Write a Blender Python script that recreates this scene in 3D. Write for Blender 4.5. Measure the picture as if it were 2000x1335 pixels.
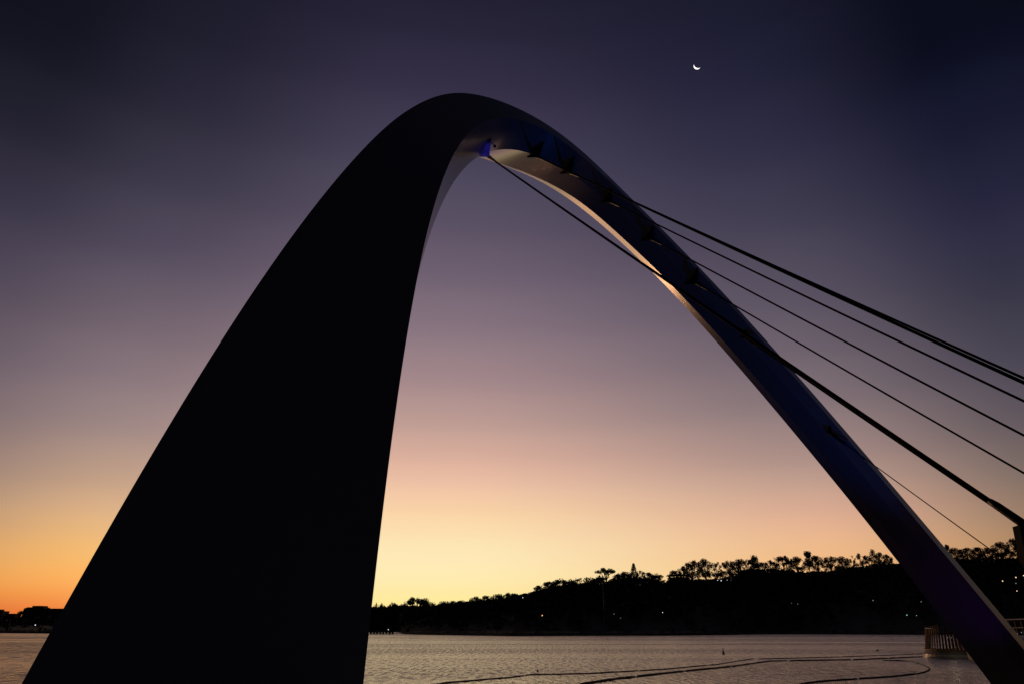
import bpy, math, random
import numpy as np
from mathutils import Vector, Matrix

for _o in list(bpy.data.objects):
    bpy.data.objects.remove(_o)
scene = bpy.context.scene
COL = scene.collection
rnd = random.Random(7)

# ------------------------------------------------------------------ camera
F = 1333.0                                   # focal length in photo pixels (2000 px wide)
TILT = 0.398036
CAMZ = 2.6
cam_d = bpy.data.cameras.new('camera')
cam_d.sensor_width = 36.0
cam_d.lens = 36.0 * F / 2000.0
cam_d.clip_start = 0.1
cam_d.clip_end = 40000.0
cam = bpy.data.objects.new('camera', cam_d)
COL.objects.link(cam)
cam.location = (0, 0, CAMZ)
cam.rotation_euler = (math.pi / 2 + TILT, 0, 0)
scene.camera = cam

# ------------------------------------------------------------------ view / render
scene.render.engine = 'CYCLES'
scene.render.resolution_x = 1024
scene.render.resolution_y = 683
scene.view_settings.view_transform = 'Standard'
scene.view_settings.look = 'None'
scene.view_settings.exposure = 0.0
scene.view_settings.gamma = 1.0
scene.cycles.max_bounces = 5
scene.cycles.diffuse_bounces = 2
scene.cycles.glossy_bounces = 3


def srgb(r, g, b):
    def c(v):
        v = v / 255.0
        return v / 12.92 if v <= 0.04045 else ((v + 0.055) / 1.055) ** 2.4
    return (c(r), c(g), c(b))


def elev_of(px, py):
    v = (667.5 - py) / F
    u = (px - 1000) / F
    dy = math.cos(TILT) - v * math.sin(TILT)
    dz = math.sin(TILT) + v * math.cos(TILT)
    return math.degrees(math.asin(dz / math.sqrt(u * u + dy * dy + dz * dz)))


# ------------------------------------------------------------------ dawn sky (world)
# radiance of the sky by elevation along three bearings, plus the dark western sky behind the camera
SKY_C = [(820, 1225, (238, 150, 70)), (820, 1185, (255, 226, 145)), (820, 1150, (255, 234, 168)), (820, 1100, (255, 234, 182)),
         (820, 1050, (253, 226, 178)), (820, 1000, (250, 212, 168)), (820, 950, (239, 196, 166)),
         (820, 900, (222, 178, 158)), (820, 840, (197, 161, 150)), (820, 760, (170, 141, 141)),
         (820, 660, (142, 121, 130)), (820, 560, (118, 102, 117)), (820, 460, (96, 85, 103)),
         (820, 340, (77, 71, 91)), (820, 200, (59, 53, 75)), (820, 80, (44, 40, 61)), (820, 0, (36, 33, 52))]
SKY_EL = [(20, 1228, (190, 84, 42)), (20, 1185, (213, 110, 55)), (20, 1150, (222, 138, 66)), (20, 1100, (212, 150, 92)),
          (20, 1040, (190, 144, 106)), (20, 960, (160, 131, 115)), (20, 860, (134, 113, 112)),
          (20, 740, (112, 97, 106)), (20, 600, (90, 79, 93)), (20, 440, (66, 60, 77)),
          (20, 280, (44, 41, 56)), (20, 120, (29, 28, 41)), (20, 0, (20, 20, 33))]
SKY_L = [(200, 1228, (240, 110, 45)), (200, 1180, (244, 143, 70)), (200, 1145, (253, 170, 88)), (200, 1100, (250, 184, 104)),
         (200, 1050, (238, 184, 120)), (200, 1000, (222, 177, 132)), (200, 950, (200, 163, 134)), (200, 850, (166, 141, 133)),
         (200, 750, (142, 123, 127)), (200, 650, (122, 106, 115)), (200, 500, (92, 82, 98)), (200, 350, (68, 63, 80)),
         (200, 200, (49, 46, 62)), (200, 0, (32, 31, 46))]
SKY_R2 = [(1600, 1228, (220, 140, 80)), (1600, 1130, (240, 182, 124)), (1600, 1080, (238, 184, 134)), (1600, 1040, (232, 180, 142)), (1600, 1000, (219, 171, 145)),
          (1600, 950, (198, 160, 142)), (1600, 900, (174, 144, 135)), (1600, 800, (140, 121, 123)), (1600, 700, (115, 102, 111)),
          (1600, 600, (96, 87, 101)), (1600, 450, (73, 68, 86)), (1600, 300, (54, 51, 73)), (1600, 150, (39, 38, 60)), (1600, 0, (29, 29, 49))]
SKY_R = [(1980, 1200, (172, 110, 66)), (1980, 1080, (168, 124, 84)), (1980, 1020, (148, 120, 97)), (1980, 940, (124, 107, 98)),
         (1980, 840, (99, 89, 93)), (1980, 720, (77, 72, 85)), (1980, 580, (58, 56, 72)),
         (1980, 420, (43, 42, 65)), (1980, 260, (29, 30, 52)), (1980, 120, (19, 21, 41)), (1980, 0, (11, 13, 28))]
ZENITH = (62, (17, 17, 28)), (90, (7, 7, 14))

world = bpy.data.worlds.new("World")
scene.world = world
world.use_nodes = True
nt = world.node_tree
nt.nodes.clear()


def wn(t, **kw):
    n = nt.nodes.new(t)
    for k, v in kw.items():
        setattr(n, k, v)
    return n


def wmath(op, a, b=None, c=None):
    n = wn('ShaderNodeMath', operation=op)
    for i, v in enumerate((a, b, c)):
        if v is None:
            continue
        if isinstance(v, (int, float)):
            n.inputs[i].default_value = v
        else:
            nt.links.new(v, n.inputs[i])
    return n.outputs[0]


tc = wn('ShaderNodeTexCoord')
sep = wn('ShaderNodeSeparateXYZ')
nt.links.new(tc.outputs['Generated'], sep.inputs[0])
el = wmath('DIVIDE', wmath('ARCSINE', sep.outputs['Z']), math.pi / 2)
az = wmath('MULTIPLY', wmath('ARCTAN2', sep.outputs['X'], sep.outputs['Y']), 180 / math.pi)


def ramp(samples, extra):
    n = wn('ShaderNodeValToRGB')
    n.color_ramp.interpolation = 'CARDINAL'
    st = [(max(0.0, elev_of(x, y)) / 90.0, srgb(*c)) for x, y, c in samples] + [(e / 90.0, srgb(*c)) for e, c in extra]
    st.sort(key=lambda s: s[0])
    cr = n.color_ramp
    cr.elements[0].position = st[0][0]
    cr.elements[0].color = (*st[0][1], 1)
    cr.elements[1].position = st[-1][0]
    cr.elements[1].color = (*st[-1][1], 1)
    for p, c in st[1:-1]:
        e = cr.elements.new(p)
        e.color = (*c, 1)
    nt.links.new(el, n.inputs[0])
    return n.outputs[0]


def mrange(v, a, b, smooth=True):
    n = wn('ShaderNodeMapRange')
    n.interpolation_type = 'SMOOTHSTEP' if smooth else 'LINEAR'
    n.inputs['From Min'].default_value = a
    n.inputs['From Max'].default_value = b
    nt.links.new(v, n.inputs['Value'])
    return n.outputs['Result']


def wmix(f, a, b):
    n = wn('ShaderNodeMix', data_type='RGBA')
    nt.links.new(f, n.inputs['Factor'])
    nt.links.new(a, n.inputs['A'])
    nt.links.new(b, n.inputs['B'])
    return n.outputs['Result']


rC, rL, rR, rEL, rR2 = [ramp(t_, ZENITH) for t_ in (SKY_C, SKY_L, SKY_R, SKY_EL, SKY_R2)]
rW = ramp([(1000, 1228, (9, 8, 12))], ((20, (8, 9, 15)), (50, (7, 8, 14)), (90, (6, 6, 12))))
c0 = wmix(mrange(az, -42, -30), rEL, rL)
c1 = wmix(mrange(az, -33, -10), c0, rC)
c15 = wmix(mrange(az, -6, 27), c1, rR2)
c2 = wmix(mrange(az, 23, 40), c15, rR)
absaz = wmath('ABSOLUTE', az)
c3 = wmix(mrange(absaz, 40, 58), c2, rW)
bg = wn('ShaderNodeBackground')
nt.links.new(c3, bg.inputs['Color'])
bg.inputs['Strength'].default_value = 1.0
out = wn('ShaderNodeOutputWorld')
nt.links.new(bg.outputs[0], out.inputs[0])

# the first warm light, so low that the far ridge and the near leg keep it off the water
sun_d = bpy.data.lights.new('sun', 'SUN')
sun_d.energy = 0.6
sun_d.color = (1.0, 0.50, 0.24)
sun_d.angle = math.radians(3)
sun = bpy.data.objects.new('sun', sun_d)
COL.objects.link(sun)
SUN_AZ = math.radians(-25)
SUN_EL = math.radians(1.5)
sd = Vector((math.sin(SUN_AZ) * math.cos(SUN_EL), math.cos(SUN_AZ) * math.cos(SUN_EL), math.sin(SUN_EL)))
sun.rotation_euler = sd.to_track_quat('Z', 'Y').to_euler()


# ------------------------------------------------------------------ helpers
def at(px, py, Y):
    """world point on the bearing of a photo position, at ground distance Y"""
    v = (667.5 - py) / F
    u = (px - 1000) / F
    k = Y / (math.cos(TILT) - v * math.sin(TILT))
    return Vector((k * u, Y, CAMZ + k * (math.sin(TILT) + v * math.cos(TILT))))


def on_z(px, py, z=0.0):
    v = (667.5 - py) / F
    u = (px - 1000) / F
    dy = math.cos(TILT) - v * math.sin(TILT)
    dz = math.sin(TILT) + v * math.cos(TILT)
    k = (z - CAMZ) / dz
    return Vector((k * u, k * dy, z))


def material(name, col, rough=0.6, metal=0.0, var=0.15, scale=2.0, bump=0.0, bscale=30.0, emit=None, estr=0.0):
    m = bpy.data.materials.new(name)
    m.use_nodes = True
    t = m.node_tree
    b = t.nodes['Principled BSDF']
    b.inputs['Roughness'].default_value = rough
    b.inputs['Metallic'].default_value = metal
    tcn = t.nodes.new('ShaderNodeTexCoord')
    nz = t.nodes.new('ShaderNodeTexNoise')
    nz.inputs['Scale'].default_value = scale
    nz.inputs['Detail'].default_value = 5
    t.links.new(tcn.outputs['Object'], nz.inputs['Vector'])
    r = t.nodes.new('ShaderNodeValToRGB')
    r.color_ramp.elements[0].position = 0.3
    r.color_ramp.elements[1].position = 0.7
    r.color_ramp.elements[0].color = (*[c * (1 - var) for c in col], 1)
    r.color_ramp.elements[1].color = (*[min(1, c * (1 + var)) for c in col], 1)
    t.links.new(nz.outputs['Fac'], r.inputs[0])
    t.links.new(r.outputs[0], b.inputs['Base Color'])
    if bump:
        n2 = t.nodes.new('ShaderNodeTexNoise')
        n2.inputs['Scale'].default_value = bscale
        n2.inputs['Detail'].default_value = 4
        t.links.new(tcn.outputs['Object'], n2.inputs['Vector'])
        bp = t.nodes.new('ShaderNodeBump')
        bp.inputs['Strength'].default_value = bump
        bp.inputs['Distance'].default_value = 0.02
        t.links.new(n2.outputs['Fac'], bp.inputs['Height'])
        t.links.new(bp.outputs[0], b.inputs['Normal'])
    if emit:
        b.inputs['Emission Color'].default_value = (*emit, 1)
        b.inputs['Emission Strength'].default_value = estr
    return m


class MB:
    """collects shapes and links them as one mesh"""
    def __init__(self):
        self.v = []
        self.f = []

    def add(self, vs, fs):
        n = len(self.v)
        self.v += [tuple(p) for p in vs]
        self.f += [tuple(i + n for i in q) for q in fs]
        return self

    def box(self, c, s, rz=0.0, taper=1.0):
        hx, hy, hz = s[0] / 2, s[1] / 2, s[2] / 2
        R = Matrix.Rotation(rz, 3, 'Z')
        vs = []
        for z in (-1, 1):
            k = taper if z > 0 else 1.0
            for x, y in ((-1, -1), (1, -1), (1, 1), (-1, 1)):
                vs.append(Vector(c) + R @ Vector((x * hx * k, y * hy * k, z * hz)))
        return self.add(vs, [(0, 3, 2, 1), (4, 5, 6, 7), (0, 1, 5, 4), (1, 2, 6, 5), (2, 3, 7, 6), (3, 0, 4, 7)])

    def prism(self, poly, z0, z1, inset=0.0):
        n = len(poly)
        cx = sum(p[0] for p in poly) / n
        cy = sum(p[1] for p in poly) / n
        vs = [(p[0], p[1], z0) for p in poly]
        for p in poly:
            dx, dy = p[0] - cx, p[1] - cy
            L = math.hypot(dx, dy) or 1
            vs.append((p[0] - dx / L * inset, p[1] - dy / L * inset, z1))
        fs = [tuple(range(n - 1, -1, -1)), tuple(range(n, 2 * n))]
        fs += [(i, (i + 1) % n, n + (i + 1) % n, n + i) for i in range(n)]
        return self.add(vs, fs)

    def tube(self, pts, rad, seg=8, cap=True):
        pts = [Vector(p) for p in pts]
        rs = rad if isinstance(rad, (list, tuple)) else [rad] * len(pts)
        vs = []
        prev = None
        for i, p in enumerate(pts):
            a = pts[max(0, i - 1)]
            b = pts[min(len(pts) - 1, i + 1)]
            d = (b - a)
            d = d.normalized() if d.length > 1e-9 else Vector((0, 0, 1))
            if prev is None:
                prev = d.orthogonal().normalized()
            u = (prev - d * prev.dot(d)).normalized()
            prev = u
            w = d.cross(u)
            for k in range(seg):
                t = 2 * math.pi * k / seg
                vs.append(p + (u * math.cos(t) + w * math.sin(t)) * rs[i])
        fs = []
        for i in range(len(pts) - 1):
            for k in range(seg):
                k2 = (k + 1) % seg
                fs.append((i * seg + k, i * seg + k2, (i + 1) * seg + k2, (i + 1) * seg + k))
        if cap:
            fs.append(tuple(range(seg - 1, -1, -1)))
            fs.append(tuple(range((len(pts) - 1) * seg, len(pts) * seg)))
        return self.add(vs, fs)

    def ball(self, c, r, seg=10, rings=6, sz=1.0):
        c = Vector(c)
        vs = [c + Vector((0, 0, -r * sz))]
        for i in range(1, rings):
            a = -math.pi / 2 + math.pi * i / rings
            for k in range(seg):
                t = 2 * math.pi * k / seg
                vs.append(c + Vector((r * math.cos(a) * math.cos(t), r * math.cos(a) * math.sin(t), r * sz * math.sin(a))))
        vs.append(c + Vector((0, 0, r * sz)))
        fs = []
        for k in range(seg):
            k2 = (k + 1) % seg
            fs.append((0, 1 + k2, 1 + k))
            for i in range(rings - 2):
                fs.append((1 + i * seg + k, 1 + i * seg + k2, 1 + (i + 1) * seg + k2, 1 + (i + 1) * seg + k))
            fs.append((1 + (rings - 2) * seg + k, 1 + (rings - 2) * seg + k2, len(vs) - 1))
        return self.add(vs, fs)

    def build(self, name, m, parent=None, smooth=False, loc=None):
        me = bpy.data.meshes.new(name)
        me.from_pydata(self.v, [], self.f)
        me.materials.append(m)
        if smooth:
            me.polygons.foreach_set('use_smooth', [True] * len(me.polygons))
        me.update()
        o = bpy.data.objects.new(name, me)
        COL.objects.link(o)
        if parent:
            o.parent = parent
        if loc:
            o.location = loc
        return o


def tag(o, label=None, cat=None, group=None, kind=None):
    if label:
        o['label'] = label
    if cat:
        o['category'] = cat
    if group:
        o['group'] = group
    if kind:
        o['kind'] = kind
    return o


def thing(name, loc, label, cat, group=None, rz=0.0):
    o = bpy.data.objects.new(name, None)
    COL.objects.link(o)
    o.location = loc
    o.rotation_euler = (0, 0, rz)
    return tag(o, label, cat, group)


# ------------------------------------------------------------------ materials
M_STEEL = material('painted_arch_steel', (0.33, 0.33, 0.35), 0.25, 0.25, 0.05, 0.6)
M_PLATE = material('dark_matte_plate', (0.02, 0.02, 0.022), 0.95, 0.0, 0.1, 4)
M_PLATE.node_tree.nodes['Principled BSDF'].inputs['Specular IOR Level'].default_value = 0.1
M_WHITE = material('led_brightened_paint', (0.7, 0.7, 0.72), 0.4, 0, 0.05, 4)  # pale copy for the LED-lit bracket and socket, strengthening that light by colour
M_BRACKET = material('dark_cast_steel', (0.02, 0.02, 0.024), 0.5, 0.2, 0.1, 8)
M_CABLE = material('cable_sheath', (0.005, 0.005, 0.006), 0.9, 0.0, 0.1, 6)
M_CONC = material('concrete', (0.30, 0.29, 0.27), 0.8, 0, 0.2, 1.2, 0.4, 20)
M_PALECONC = material('pale_concrete_lip', (0.8, 0.8, 0.8), 0.3, 0, 0.1, 1.5)
M_TIMBER = material('weathered_timber', (0.12, 0.05, 0.025), 0.7, 0, 0.35, 6, 0.3, 30)
M_RAIL = material('rail_metal', (0.10, 0.09, 0.08), 0.5, 0.5, 0.1, 5)
M_DARK = material('dark_metal', (0.03, 0.03, 0.032), 0.5, 0.2, 0.1, 6)
M_CABLE.node_tree.nodes['Principled BSDF'].inputs['Specular IOR Level'].default_value = 0.08
M_BOOM = material('boom_rubber', (0.012, 0.012, 0.012), 0.6, 0, 0.2, 5)
M_BUOY = material('buoy_paint', (0.02, 0.05, 0.03), 0.5, 0, 0.1, 5)
M_LEAF = material('gum_leaf', (0.045, 0.06, 0.03), 0.7, 0, 0.4, 0.4)
M_BARK = material('gum_bark', (0.12, 0.10, 0.08), 0.85, 0, 0.3, 1.0)
M_GROUND = material('bank_soil_grass', (0.05, 0.055, 0.03), 0.95, 0, 0.4, 0.08)
M_WALL = material('render_wall', (0.22, 0.2, 0.18), 0.8, 0, 0.1, 0.3)
M_ROOF = material('dark_roof', (0.06, 0.05, 0.05), 0.7, 0, 0.15, 0.5)
M_GLASS = material('dark_glass', (0.02, 0.025, 0.03), 0.1, 0, 0.1, 0.5)
M_HULL = material('white_gelcoat', (0.75, 0.74, 0.72), 0.3, 0, 0.05, 1)
LITS = {
    'warm': material('warm_lamp_glow', (0.8, 0.7, 0.5), 0.5, 0, 0.02, 1, emit=srgb(255, 214, 160), estr=1.5),
    'white': material('white_lamp_glow', (0.8, 0.8, 0.8), 0.5, 0, 0.02, 1, emit=srgb(235, 240, 255), estr=1.6),
    'dim': material('dim_lamp_glow', (0.5, 0.5, 0.5), 0.5, 0, 0.02, 1, emit=srgb(190, 200, 205), estr=0.35),
    'orange': material('orange_lamp_glow', (0.8, 0.5, 0.3), 0.5, 0, 0.02, 1, emit=srgb(255, 190, 120), estr=1.8),
    'green': material('green_signal_glow', (0.3, 0.8, 0.6), 0.5, 0, 0.02, 1, emit=srgb(170, 255, 230), estr=0.9),
    'gold': material('lit_window_glow', (0.8, 0.7, 0.5), 0.5, 0, 0.02, 1, emit=srgb(255, 225, 150), estr=1.2),
    'blue': material('blue_led_glow', (0.1, 0.1, 0.6), 0.5, 0, 0.02, 1, emit=srgb(40, 40, 255), estr=1.6),
}

# ------------------------------------------------------------------ river
def water_material():
    m = bpy.data.materials.new('river_water')
    m.use_nodes = True
    t = m.node_tree
    b = t.nodes['Principled BSDF']
    b.inputs['Base Color'].default_value = (0.012, 0.014, 0.016, 1)
    b.inputs['Roughness'].default_value = 0.2
    b.inputs['IOR'].default_value = 1.5
    tcn = t.nodes.new('ShaderNodeTexCoord')

    def noise(scale, sx, sy, det, rough=0.55):
        mp = t.nodes.new('ShaderNodeMapping')
        mp.inputs['Scale'].default_value = (sx, sy, 1)
        mp.inputs['Rotation'].default_value = (0, 0, 0.25)
        t.links.new(tcn.outputs['Object'], mp.inputs[0])
        n = t.nodes.new('ShaderNodeTexNoise')
        n.inputs['Scale'].default_value = scale
        n.inputs['Detail'].default_value = det
        n.inputs['Roughness'].default_value = rough
        t.links.new(mp.outputs[0], n.inputs['Vector'])
        return n.outputs['Fac']

    def mth(op, a, c):
        n = t.nodes.new('ShaderNodeMath')
        n.operation = op
        for i, v in enumerate((a, c)):
            if isinstance(v, (int, float)):
                n.inputs[i].default_value = v
            else:
                t.links.new(v, n.inputs[i])
        return n.outputs[0]
    ripples = noise(1.0, 3.0, 0.55, 3, 0.55)
    swell = noise(0.4, 0.7, 0.45, 2)
    bands = noise(0.02, 0.25, 1.4, 2)       # calm slicks and ruffled lanes
    r = t.nodes.new('ShaderNodeValToRGB')
    r.color_ramp.elements[0].position = 0.36
    r.color_ramp.elements[0].color = (0.35, 0.35, 0.35, 1)
    r.color_ramp.elements[1].position = 0.60
    r.color_ramp.elements[1].color = (1, 1, 1, 1)
    t.links.new(bands, r.inputs[0])
    # sheltered, calmer water on the near side of the floating booms
    sx = t.nodes.new('ShaderNodeSeparateXYZ')
    t.links.new(tcn.outputs['Object'], sx.inputs[0])
    pa, pb = on_z(1000, 1321), on_z(1430, 1295)
    dx, dy = (pb - pa).normalized().xy
    side = mth('ADD', mth('MULTIPLY', mth('SUBTRACT', sx.outputs['X'], pa.x), -dy), mth('MULTIPLY', mth('SUBTRACT', sx.outputs['Y'], pa.y), dx))
    sh = t.nodes.new('ShaderNodeMapRange')
    sh.inputs['From Min'].default_value = -0.8
    sh.inputs['From Max'].default_value = 0.8
    t.links.new(side, sh.inputs['Value'])
    sh2 = t.nodes.new('ShaderNodeMapRange')          # and only left of the round loop
    sh2.inputs['From Min'].default_value = 26
    sh2.inputs['From Max'].default_value = 34
    t.links.new(sx.outputs['X'], sh2.inputs['Value'])
    ruff = mth('MAXIMUM', sh.outputs['Result'], sh2.outputs['Result'])
    speck = noise(1.0, 2.6, 0.50, 3, 0.6)
    sp = t.nodes.new('ShaderNodeMapRange')
    sp.inputs['From Min'].default_value = 0.38
    sp.inputs['From Max'].default_value = 0.62
    sp.inputs['To Min'].default_value = 0.10
    sp.inputs['To Max'].default_value = 0.44
    t.links.new(speck, sp.inputs['Value'])
    lane = mth('ADD', mth('MULTIPLY', r.outputs[0], 0.75), 0.25)
    fac = mth('MULTIPLY', mth('ADD', mth('MULTIPLY', ruff, 0.65), 0.35), lane)
    t.links.new(mth('ADD', mth('MULTIPLY', sp.outputs['Result'], fac), 0.06), b.inputs['Roughness'])
    h = mth('ADD', mth('MULTIPLY', ripples, 0.55), mth('MULTIPLY', swell, 0.12))
    h = mth('MULTIPLY', h, r.outputs[0])
    bp = t.nodes.new('ShaderNodeBump')
    bp.inputs['Strength'].default_value = 1.0
    bp.inputs['Distance'].default_value = 1.0
    t.links.new(h, bp.inputs['Height'])
    t.links.new(bp.outputs[0], b.inputs['Normal'])
    return m


wm = MB()
wm.add([(-9000, -600, 0), (9000, -600, 0), (9000, 9000, 0), (-9000, 9000, 0)], [(0, 1, 2, 3)])
water = wm.build('water', water_material())
tag(water, kind='structure')
bed = MB().add([(-9000, -600, -4), (9000, -600, -4), (9000, 9000, -4), (-9000, 9000, -4)], [(0, 1, 2, 3)]).build('ground', M_GROUND)
tag(bed, kind='structure')

# ------------------------------------------------------------------ far bank terrain
SHORE = [(-900, 1235.2), (0, 1235.2), (100, 1236), (400, 1236.5), (690, 1236), (715, 1232.8), (779, 1232.8), (787, 1237.2), (830, 1238.7), (925, 1240),
         (1000, 1241.4), (1150, 1240.6), (1300, 1240.4), (1420, 1239), (1480, 1237.6), (1560, 1237.4), (1800, 1238.8), (2050, 1239.5), (2900, 1241)]
SOLID = [(-900, 1200), (0, 1206), (130, 1200), (400, 1192), (700, 1184), (790, 1181), (850, 1180), (925, 1172), (1000, 1164), (1050, 1152), (1075, 1143), (1100, 1140),
         (1150, 1137), (1165, 1134), (1200, 1133), (1210, 1127), (1250, 1126), (1285, 1128), (1296, 1136), (1305, 1136), (1330, 1131), (1420, 1129), (1440, 1122), (1452, 1112), (1500, 1110), (1560, 1110), (1572, 1115),
         (1648, 1114), (1658, 1107), (1700, 1105), (1740, 1101), (1850, 1093), (1900, 1090), (1950, 1088), (2050, 1088), (2400, 1120), (2900, 1160)]
GROUND_DROP = 12


def itp(tab, x):
    return float(np.interp(x, [a for a, _ in tab], [b for _, b in tab]))


_gx = np.arange(-900, 2900, 20.0)
_gy = np.interp(_gx, [a for a, _ in SOLID], [b for _, b in SOLID])
_gy = np.convolve(np.pad(_gy, 3, 'edge'), np.ones(7) / 7, 'valid')
SMOOTH_SOLID = list(zip(_gx.tolist(), _gy.tolist()))


def shoreY(x):
    return on_z(x, itp(SHORE, x)).y


def slopeW(x):
    return 150.0 + 100 * max(0, min(1, (x - 1100) / 500))


def crestY(x):
    if x < 400:
        return 1230.0
    xs = [400, 500, 700, 787, 925, 1000, 1100, 1250, 1400, 1500, 1600, 1800, 2000, 2900]
    ys = [1230, 900, 640, 590, 500, 480, 500, 540, 600, 660, 690, 660, 620, 560]
    return float(np.interp(x, xs, ys))


def groundz(x, Y):
    """height of the terrain on bearing x at distance Y"""
    sy, cy = shoreY(x), crestY(x)
    if sy > cy - 60:
        cy = sy + 60
    zc = at(x, itp(SMOOTH_SOLID, x) + GROUND_DROP, cy).z
    foot = sy + 55
    if Y < sy:
        return -0.6
    if Y < sy + 3:
        return -0.6 + 1.6 * (Y - sy) / 3
    if Y < foot:
        return 1.0 + 1.0 * (Y - sy - 3) / (foot - sy - 3)
    if Y < cy:
        u = (Y - foot) / max(1, cy - foot)
        return 2.0 + (zc - 2.0) * (u ** 0.75)
    return zc - (Y - cy) * 0.02


tv, tf = [], []
cols = list(np.arange(-900, 2900, 10.0))
rows = 16
for x in cols:
    sy = shoreY(x)
    cy = max(crestY(x), sy + 60)
    ysr = [sy - 2, sy, sy + 3, sy + 20, sy + 55] + [sy + 55 + (cy - sy - 55) * k / 7 for k in range(1, 8)] + [cy + 60, cy + 200, cy + 600, cy + 2500]
    for Y in ysr:
        z = groundz(x, Y)
        if sy + 55 < Y < cy:
            z += rnd.uniform(-1.0, 1.0)
        p = at(x, 1228, Y)
        tv.append((p.x, Y, max(z, -3.5)))
for i in range(len(cols) - 1):
    for j in range(rows - 1):
        a = i * rows + j
        tf.append((a, a + rows, a + rows + 1, a + 1))
hill = MB().add(tv, tf).build('hills', M_GROUND, smooth=True)
tag(hill, kind='structure')


# ------------------------------------------------------------------ foliage
def leaf_cloud(vs, fs, c, rx, ry, rz, n, size, rg, shell=0.4):
    for _ in range(n):
        while True:
            d = Vector((rg.uniform(-1, 1), rg.uniform(-1, 1), rg.uniform(-1, 1)))
            if 0.05 < d.length < 1:
                break
        if d.length < shell:
            d = d.normalized() * rg.uniform(shell, 1)
        p = Vector((c[0] + d.x * rx, c[1] + d.y * ry, c[2] + d.z * rz))
        u = Vector((rg.gauss(0, 1), rg.gauss(0, 1), rg.gauss(0, 1))).normalized()
        w = u.cross(Vector((rg.gauss(0, 1), rg.gauss(0, 1), rg.gauss(0, 1)))).normalized()
        s = size * rg.uniform(0.55, 1.25)
        k = len(vs)
        vs += [tuple(p - u * s), tuple(p + w * s * 0.6), tuple(p + u * s), tuple(p - w * s * 0.6)]
        fs.append((k, k + 1, k + 2, k + 3))


# woods on the slope: one unbroken mass
wv, wf = [], []
rg = random.Random(3)
for _ in range(9500):
    x = rg.uniform(-120, 2250)
    if 140 < x < 690 and rg.random() < 0.8:
        continue
    sy = shoreY(x)
    cy = max(crestY(x), sy + 60)
    u = rg.random() ** 0.5
    Y = sy + 50 + (cy - sy - 50) * u
    p = at(x, 1228, Y)
    z = groundz(x, Y)
    s = Y / 600.0
    top = at(x, itp(SOLID, x), Y).z
    r = rg.uniform(1.8, 4.2) * s
    zt_ = min(top, z + (3.0 + 9.0 * u) * s)
    zc_ = zt_ - r * 0.75 - (rg.random() ** 2) * max(0.0, zt_ - z - r)
    leaf_cloud(wv, wf, (p.x, Y, max(zc_, z)), r, r, r * 0.75, 13, r * 0.42, rg, 0.6)
for _ in range(420):                       # ragged upper storey between the single trees
    x = rg.choice((rg.uniform(1335, 1740), rg.uniform(1335, 1740), rg.uniform(1850, 2010), rg.uniform(1060, 1290)))
    Y = crestY(x) + rg.uniform(-6, 14)
    y_ = itp(SOLID, x) - rg.random() ** 1.6 * (20 if x > 1300 else 8)
    p = at(x, y_, Y)
    r = rg.uniform(1.0, 2.6)
    leaf_cloud(wv, wf, p, r, r, r * 0.8, 14, r * 0.34, rg, 0.3)
for _ in range(900):                       # low scrub and reeds along the waterline
    x = rg.uniform(790, 2100) if rg.random() < 0.8 else rg.uniform(-100, 150)
    Y = shoreY(x) + rg.uniform(1, 24)
    p = at(x, 1228, Y)
    r = rg.uniform(0.5, 1.3) * Y / 500
    leaf_cloud(wv, wf, (p.x, Y, groundz(x, Y) + r * 0.4), r * 1.4, r, r * 0.8, 8, r * 0.45, rg, 0.5)
wood = MB().add(wv, wf).build('woodland', M_LEAF)
tag(wood, 'unbroken black mass of woodland covering the slope of the far bank', 'woodland', kind='stuff')


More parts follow.
